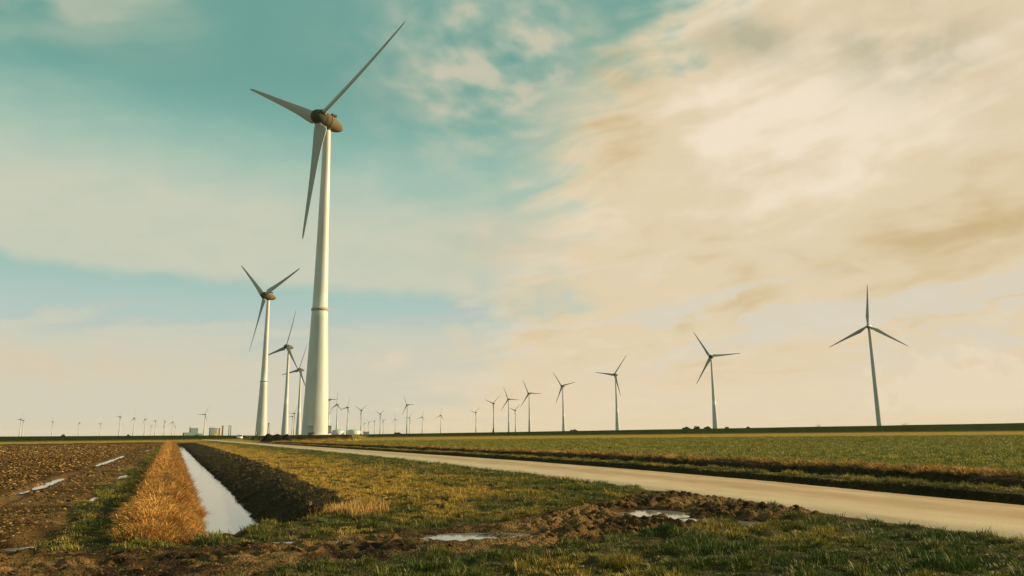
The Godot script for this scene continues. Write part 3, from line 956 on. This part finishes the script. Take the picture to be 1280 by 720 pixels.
# ---------------------------------------------------------------- what stands along the horizon
func at_px(az: float, d: float) -> Vector3: return Vector3(sin(deg_to_rad(az)) * d, 0, -cos(deg_to_rad(az)) * d)

func bush(called: String, pos: Vector3, w: float, h: float, c: Color, n: int, label: String, group: String, bare := false) -> void:
	var o := Node3D.new()
	top(o, called)
	o.position = pos
	tag(o, label, "bush" if h < 4.0 else "tree", group)
	var stem := SurfaceTool.new()
	stem.begin(Mesh.PRIMITIVE_TRIANGLES)
	var crown := SurfaceTool.new()
	crown.begin(Mesh.PRIMITIVE_TRIANGLES)
	for k in 7:
		var a := rng.randf() * TAU
		var tip := Vector3(cos(a) * w * 0.42 * rng.randf(), h * rng.randf_range(0.6, 1.0), sin(a) * w * 0.42 * rng.randf())
		var thick := 0.035 * h
		for q in 3:
			var b := TAU * q / 3.0
			var b2 := TAU * (q + 1) / 3.0
			for v in [Vector3(cos(b) * thick, -0.2, sin(b) * thick), Vector3(cos(b2) * thick, -0.2, sin(b2) * thick), tip]: stem.add_vertex(v)
	stem.generate_normals()
	for k in n:
		var d := Vector3(rng.randfn(), rng.randfn(), rng.randfn()).normalized() * pow(rng.randf(), 0.4)
		var p := Vector3(d.x * w * 0.5, absf(d.y) * h * 0.95, d.z * w * 0.5)
		p.y *= 1.0 + 0.25 * sin(p.x * 1.7 + pos.x)
		var size := (0.05 if bare else 0.11) * (w + h) * 0.5 * rng.randf_range(0.6, 1.4)
		var b := Basis.from_euler(Vector3(rng.randf() * TAU, rng.randf() * TAU, 0))
		var tone := rng.randf_range(0.7, 1.3)
		crown.set_color(Color(c.r * tone, c.g * tone, c.b * tone))
		var q := [p + b * Vector3(-size, 0, -size * 0.4), p + b * Vector3(size * 0.4, 0, -size * 0.5), p + b * Vector3(size, 0, size * 0.4), p + b * Vector3(-size * 0.3, 0, size * 0.6)]
		for v in [q[0], q[1], q[2], q[0], q[2], q[3]]: crown.add_vertex(v)
	crown.generate_normals()
	mesh_node("stem", stem.commit(), mats.bark, o)
	mesh_node("crown", crown.commit(), mats.blade, o)

func block(called: String, az: float, d: float, size: Vector3, mat: Material, label: String, category: String, group: String) -> Node3D:
	var o := Node3D.new()
	top(o, called)
	o.position = at_px(az, d) + Vector3(0, -1.0, 0)
	o.rotation.y = deg_to_rad(-az + 12.0)
	tag(o, label, category, group)
	mesh_node("wall", box_mesh(size), mat, o)
	mesh_node("roof", box_mesh(Vector3(size.x * 1.01, size.y * 0.05, size.z * 1.01)), mats.plant_roof, o).position.y = size.y
	return o

func chimney(az: float, d: float, h: float, w: float, mat: Material, label: String) -> void:
	var o := Node3D.new()
	top(o, "chimney")
	o.position = at_px(az, d) + Vector3(0, -1, 0)
	tag(o, label, "chimney", "chimneys of the power station")
	mesh_node("shaft", lathe([[w * 0.55, 0.0], [w * 0.45, h * 0.96]], 14), mat, o)
	mesh_node("rim", lathe([[w * 0.48, h * 0.95], [w * 0.52, h * 0.955], [w * 0.52, h], [w * 0.4, h]], 14), mats.dark_metal, o)

func make_far_things() -> void:
	rng.seed = 99
	var plant := "power station on the far left horizon"
	block("boiler_house", -23.12, 4000.0, Vector3(34, 42, 30), mats.plant_teal, "tall teal boiler house on the left of the power station", "building", plant)
	block("turbine_hall", -23.55, 3990.0, Vector3(32, 21, 30), mats.plant_teal, "low teal hall left of the tall teal boiler house", "building", plant)
	block("workshop", -22.67, 3985.0, Vector3(18, 16, 20), mats.plant_teal, "small low teal building right of the tall boiler house", "building", plant)
	block("boiler_house", -21.93, 4000.0, Vector3(22, 43, 24), mats.plant_teal, "tall dark teal block beside the cream block, right of the pale turbine", "building", plant)
	block("filter_house", -21.55, 4010.0, Vector3(18, 40, 24), mats.plant_cream, "tall cream block of the power station", "building", plant)
	block("silo_building", -21.73, 3975.0, Vector3(14, 17, 14), mats.plant_orange, "small orange building in front of the cream block", "building", plant)
	chimney(-21.22, 4000.0, 54.0, 9.0, mats.plant_brown, "thick brown chimney right of the cream block")
	chimney(-20.80, 4000.0, 56.0, 5.0, mats.plant_teal, "thin left chimney of the pair at the right end of the power station")
	chimney(-20.68, 4020.0, 55.0, 5.0, mats.plant_teal, "thin right chimney of the pair at the right end of the power station")
	for a in [[-13.2, 15.5, "left white domed storage tank right of the nearest tower"], [-12.03, 17.5, "right white domed storage tank right of the nearest tower"]]:
		var o := Node3D.new()
		top(o, "storage_tank")
		o.position = at_px(a[0], 2000.0)
		tag(o, a[2], "storage tank", "white domed storage tanks")
		var r: float = a[1]
		mesh_node("shell", lathe([[r, 0.0], [r, 10.5], [r * 0.99, 10.8]], 32), mats.tank, o)
		mesh_node("dome", lathe([[r * 0.99, 10.8], [r * 0.9, 12.8], [r * 0.7, 14.6], [r * 0.4, 15.9], [0.05, 16.4]], 32), mats.tank_roof, o)
	block("shed", -11.12, 2000.0, Vector3(13, 10, 12), mats.plant_teal, "small green shed right of the white storage tanks", "shed", "")
	# lattice mast between the second and third turbine
	var mast := Node3D.new()
	top(mast, "lattice_mast")
	mast.position = at_px(-18.12, 1500.0)
	tag(mast, "thin lattice mast between the second and third near turbines", "mast")
	var st := SurfaceTool.new()
	for corner in [[1, 1], [1, -1], [-1, 1], [-1, -1]]:
		var leg := loft([PackedVector3Array([Vector3(corner[0] * 2.2 - 0.3, -0.5, corner[1] * 2.2), Vector3(corner[0] * 2.2 + 0.3, -0.5, corner[1] * 2.2), Vector3(corner[0] * 2.2, -0.5, corner[1] * 2.2 + 0.4)]), PackedVector3Array([Vector3(corner[0] * 0.5 - 0.2, 24.0, corner[1] * 0.5), Vector3(corner[0] * 0.5 + 0.2, 24.0, corner[1] * 0.5), Vector3(corner[0] * 0.5, 24.0, corner[1] * 0.5 + 0.3)])])
		mesh_node("leg", leg, mats.dark_metal, mast)
	for k in 7:
		var w := lerpf(4.4, 1.2, k / 7.0)
		mesh_node("brace", box_mesh(Vector3(w, 0.25, w)), mats.dark_metal, mast).position.y = 2.0 + k * 3.2
	mesh_node("head", box_mesh(Vector3(2.2, 2.4, 2.2)), mats.dark_metal, mast).position.y = 23.0
	make_van()
	make_heap()
	# growth on the dike
	var dark := Color(0.03, 0.042, 0.018)
	var brown := Color(0.11, 0.085, 0.045)
	for b in [[13.0, 8.0, 2.2, dark, "leftmost of three dark bushes on the dike, left of the second turbine from the right"], [13.75, 6.5, 2.8, dark, "middle one of three dark bushes on the dike"], [14.5, 7.0, 2.0, dark, "rightmost of three dark bushes on the dike"], [15.9, 4.0, 1.6, dark, "small dark bush just right of the second turbine's foot"],
			[17.4, 3.5, 1.3, dark, "tiny dark bush on the dike between the two right turbines"], [22.15, 5.0, 2.6, brown, "bare brown bush on the dike midway between the two right turbines"], [27.6, 6.5, 1.7, brown, "low brown scrub just right of the rightmost turbine's foot"], [34.5, 6.0, 2.0, brown, "bare scrub at the right edge of the picture"],
			[-31.0, 3.5, 1.4, dark, "tiny dark bush on the far left horizon"], [-27.2, 2.6, 1.7, dark, "small bush on the left horizon before the row of faint turbines"], [-8.8, 7.0, 1.6, dark, "low dark bush on the horizon right of the storage tanks"], [4.6, 8.0, 1.2, dark, "low hedge on the dike between the third and fourth turbines from the right"]]:
		var p := at_px(b[0], 704.0)
		ground(p.x, p.z)
		bush("bush", p + Vector3.UP * (g_y - 0.1), b[1], b[2], b[3], 240 if b[3] == dark else 90, b[4], "bushes on the dike", b[3] == brown)
	var q := at_px(-1.55, 704.0)
	ground(q.x, q.z)
	bush("small_tree", q + Vector3.UP * (g_y - 0.1), 1.5, 4.6, dark, 200, "narrow dark tree at the foot of a distant turbine", "")

func make_van() -> void:
	var o := Node3D.new()
	top(o, "parked_van")
	o.position = at_px(-20.05, 440.0)
	ground(o.position.x, o.position.z)
	o.position.y = g_y
	o.rotation.y = deg_to_rad(-55.0)
	tag(o, "white van parked left of the second turbine", "van")
	# side profile, swept across the width
	var prof := [Vector2(-2.4, 0.35), Vector2(-2.45, 1.0), Vector2(-2.4, 2.25), Vector2(-2.2, 2.42), Vector2(0.9, 2.42), Vector2(1.25, 2.3), Vector2(1.85, 1.35), Vector2(2.4, 1.15), Vector2(2.5, 0.7), Vector2(2.45, 0.35)]
	var rings := []
	for w in [[-0.98, 0.94], [-0.9, 1.0], [0.9, 1.0], [0.98, 0.94]]:
		var ring := PackedVector3Array()
		for p in prof: ring.append(Vector3(p.x * w[1], 0.35 + (p.y - 0.35) * w[1], w[0]))
		rings.append(ring)
	mesh_node("body", loft(rings), mats.van_paint, o)
	var screen := SurfaceTool.new()
	screen.begin(Mesh.PRIMITIVE_TRIANGLES)
	for v in [Vector3(1.30, 2.25, -0.8), Vector3(1.30, 2.25, 0.8), Vector3(1.87, 1.4, 0.85), Vector3(1.30, 2.25, -0.8), Vector3(1.87, 1.4, 0.85), Vector3(1.87, 1.4, -0.85)]: screen.add_vertex(v)
	screen.generate_normals()
	mesh_node("windscreen", screen.commit(), mats.dark_glass, o)
	for side in [-1, 1]:
		mesh_node("side_window", box_mesh(Vector3(0.8, 0.6, 0.03)), mats.dark_glass, o).position = Vector3(0.85, 1.45, 0.985 * side)
		for px in [-1.5, 1.55]:
			var wheel := mesh_node("wheel", lathe([[0.2, -0.12], [0.36, -0.12], [0.36, 0.12], [0.2, 0.12]], 16), mats.rubber, o)
			wheel.transform = Transform3D(Basis(Vector3.RIGHT, PI / 2), Vector3(px, 0.36, 0.9 * side))
		mesh_node("headlight", box_mesh(Vector3(0.06, 0.18, 0.3)), mats.tank, o).position = Vector3(2.42, 0.78, 0.65 * side)

func make_heap() -> void:
	var o := MeshInstance3D.new()
	var st := SurfaceTool.new()
	st.begin(Mesh.PRIMITIVE_TRIANGLES)
	var n := FastNoiseLite.new()
	n.frequency = 0.5
	n.seed = 8
	var nx := 60
	var nz := 18
	var grid := []
	for j in nz + 1:
		var line := []
		for i in nx + 1:
			var u := float(i) / nx * 2.0 - 1.0
			var v := float(j) / nz * 2.0 - 1.0
			var x := u * 4.6
			var z := v * 2.6
			var y := smoothstep(1.0, 0.3, absf(v)) * smoothstep(-1.0, -0.5, u) * smoothstep(1.0, 0.6, u)
			y *= 2.0 + 0.2 * sin(x * 2.6 + 0.6) + n.get_noise_2d(x * 0.5, z * 0.5) * 0.3 + n.get_noise_2d(x * 2.0, z * 2.0) * 0.1
			line.append(Vector3(x, y - 0.15, z))
		grid.append(line)
	for j in nz:
		for i in nx:
			for v in [grid[j][i], grid[j][i + 1], grid[j + 1][i + 1], grid[j][i], grid[j + 1][i + 1], grid[j + 1][i]]: st.add_vertex(v)
	st.generate_normals()
	o.mesh = st.commit()
	o.material_override = mats.heap
	top(o, "soil_heap")
	o.position = at_px(-17.55, 205.0)
	ground(o.position.x, o.position.z)
	o.position.y = g_y
	o.rotation.y = deg_to_rad(17.5)
	tag(o, "dark lumpy soil heap at the roadside left of the nearest tower", "soil heap")

func _ready() -> void:
	# ---------------- camera
	var pitch := deg_to_rad(11.1595)
	var roll := deg_to_rad(0.6016)
	var f := Vector3(0, sin(pitch), -cos(pitch))
	var u := Vector3.RIGHT.cross(f)
	var cam := Camera3D.new()
	cam.name = "camera"
	cam.fov = 42.75
	cam.near = 0.1
	cam.far = 30000.0
	cam.transform = Transform3D(Basis(Vector3.RIGHT * cos(roll) - u * sin(roll), u * cos(roll) + Vector3.RIGHT * sin(roll), -f), Vector3(0, 1.65, 0))
	add_child(cam)
	# ---------------- sky, sun, exposure
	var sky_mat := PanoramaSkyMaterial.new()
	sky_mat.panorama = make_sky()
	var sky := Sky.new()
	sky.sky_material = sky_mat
	var env := Environment.new()
	env.background_mode = Environment.BG_SKY
	env.sky = sky
	env.tonemap_mode = Environment.TONE_MAPPER_LINEAR
	env.tonemap_exposure = 1.42
	env.background_energy_multiplier = 0.70
	env.sdfgi_enabled = true
	env.ssao_enabled = true
	env.ssil_enabled = true
	env.fog_enabled = true
	env.fog_density = 0.000024
	env.fog_light_color = Color(0.86, 0.83, 0.75)
	var we := WorldEnvironment.new()
	we.name = "environment"
	we.environment = env
	add_child(we)
	var sun := DirectionalLight3D.new()
	sun.name = "sun"
	sun.light_energy = 1.6
	sun.light_color = Color(1.0, 0.885, 0.70)
	sun.light_angular_distance = 0.6
	sun.shadow_enabled = true
	var az := deg_to_rad(79.0)
	var el := deg_to_rad(21.0)
	add_child(sun)
	sun.look_at_from_position(Vector3(sin(az) * cos(el), sin(el), -cos(az) * cos(el)) * 50.0, Vector3.ZERO)
	# ---------------- materials
	var grain := noise_image(512, 0.05, 101, 4, 0.55, 1.0, 1.5)
	var coarse := noise_image(512, 0.02, 102, 5, 0.6, 1.0, 1.4)
	var relief := noise_image(512, 0.045, 103, 4, 0.0, 1.0, 1.6)
	ground_material("grass_verge", grain, 0.9, 0.95, relief, 2.0, 0.2)
	ground_material("muddy_gateway", grain, 0.8, 0.85, relief, 3.0, 0.2)
	ground_material("ploughed_field", grain, 0.8, 0.95, relief, 3.0, 0.15)
	ground_material("ditch_bank", grain, 0.7, 0.95, relief, 3.0, 0.2)
	ground_material("crop_field", grain, 0.5, 0.95, relief, 3.0, 0.2)
	ground_material("stubble_field", coarse, 0.05, 1.0, null, 1.0, 0.05)
	ground_material("sea_dike", coarse, 0.02, 1.0, null, 1.0, 0.05)
	ground_material("road", noise_image(512, 0.09, 104, 4, 0.8, 1.0, 1.3), 0.6, 0.55, relief, 0.35, 0.45)
	var leaf := plain("blade", Color.WHITE, 0.6)
	leaf.vertex_color_use_as_albedo = true
	leaf.backlight_enabled = true
	leaf.backlight = Color(0.45, 0.5, 0.25)
	leaf.metallic_specular = 0.35
	leaf.cull_mode = BaseMaterial3D.CULL_DISABLED
	var straw := plain("straw", Color.WHITE, 0.65)
	straw.vertex_color_use_as_albedo = true
	straw.backlight_enabled = true
	straw.backlight = Color(0.3, 0.27, 0.2)
	straw.metallic_specular = 0.35
	straw.cull_mode = BaseMaterial3D.CULL_DISABLED
	var clod := plain("clod", Color.WHITE, 0.9)
	clod.metallic_specular = 0.15
	clod.vertex_color_use_as_albedo = true
	var wave := noise_image(256, 0.03, 105, 3, 0.0, 1.0)
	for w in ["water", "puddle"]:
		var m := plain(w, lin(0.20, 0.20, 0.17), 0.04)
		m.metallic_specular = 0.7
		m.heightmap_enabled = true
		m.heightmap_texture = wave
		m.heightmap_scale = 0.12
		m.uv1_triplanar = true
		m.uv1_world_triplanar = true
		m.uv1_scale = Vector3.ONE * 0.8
	var stain := noise_image(256, 0.012, 106, 4, 0.86, 1.0, 1.3)
	for c in [["tower", 0.57, 0.61, 0.56], ["tower_steel", 0.48, 0.50, 0.465], ["blade_paint", 0.31, 0.335, 0.305], ["nacelle", 0.17, 0.14, 0.07], ["hub", 0.085, 0.09, 0.065], ["flange", 0.42, 0.38, 0.30], ["concrete", 0.52, 0.50, 0.44], ["cabinet", 0.34, 0.37, 0.33], ["tank", 0.74, 0.72, 0.66], ["tank_roof", 0.36, 0.46, 0.42],
			["plant_teal", 0.15, 0.27, 0.26], ["plant_cream", 0.62, 0.48, 0.29], ["plant_orange", 0.62, 0.33, 0.07], ["plant_brown", 0.28, 0.19, 0.10], ["plant_roof", 0.30, 0.33, 0.31], ["heap", 0.014, 0.015, 0.009], ["bark", 0.06, 0.045, 0.03]]:
		var m := plain(c[0], lin(c[1], c[2], c[3]), 0.5 if c[0] in ["tower", "tower_steel", "blade_paint"] else 0.8)
		if c[0] in ["heap", "hub", "nacelle", "bark"]: m.metallic_specular = 0.2
		if c[0] != "blade_paint":
			m.albedo_texture = stain
			m.uv1_triplanar = true
		m.uv1_scale = Vector3(0.06, 0.012, 0.06)
	plain("dark_metal", lin(0.03, 0.032, 0.03), 0.8)
	plain("van_paint", lin(0.75, 0.75, 0.72), 0.25)
	plain("dark_glass", lin(0.02, 0.025, 0.025), 0.08)
	plain("rubber", lin(0.02, 0.02, 0.02), 0.85)
	# ---------------- the setting
	make_ground()
	make_road()
	make_water()
	# ---------------- things
	make_turbines()
	make_far_things()
	# ---------------- what grows
	make_plants()
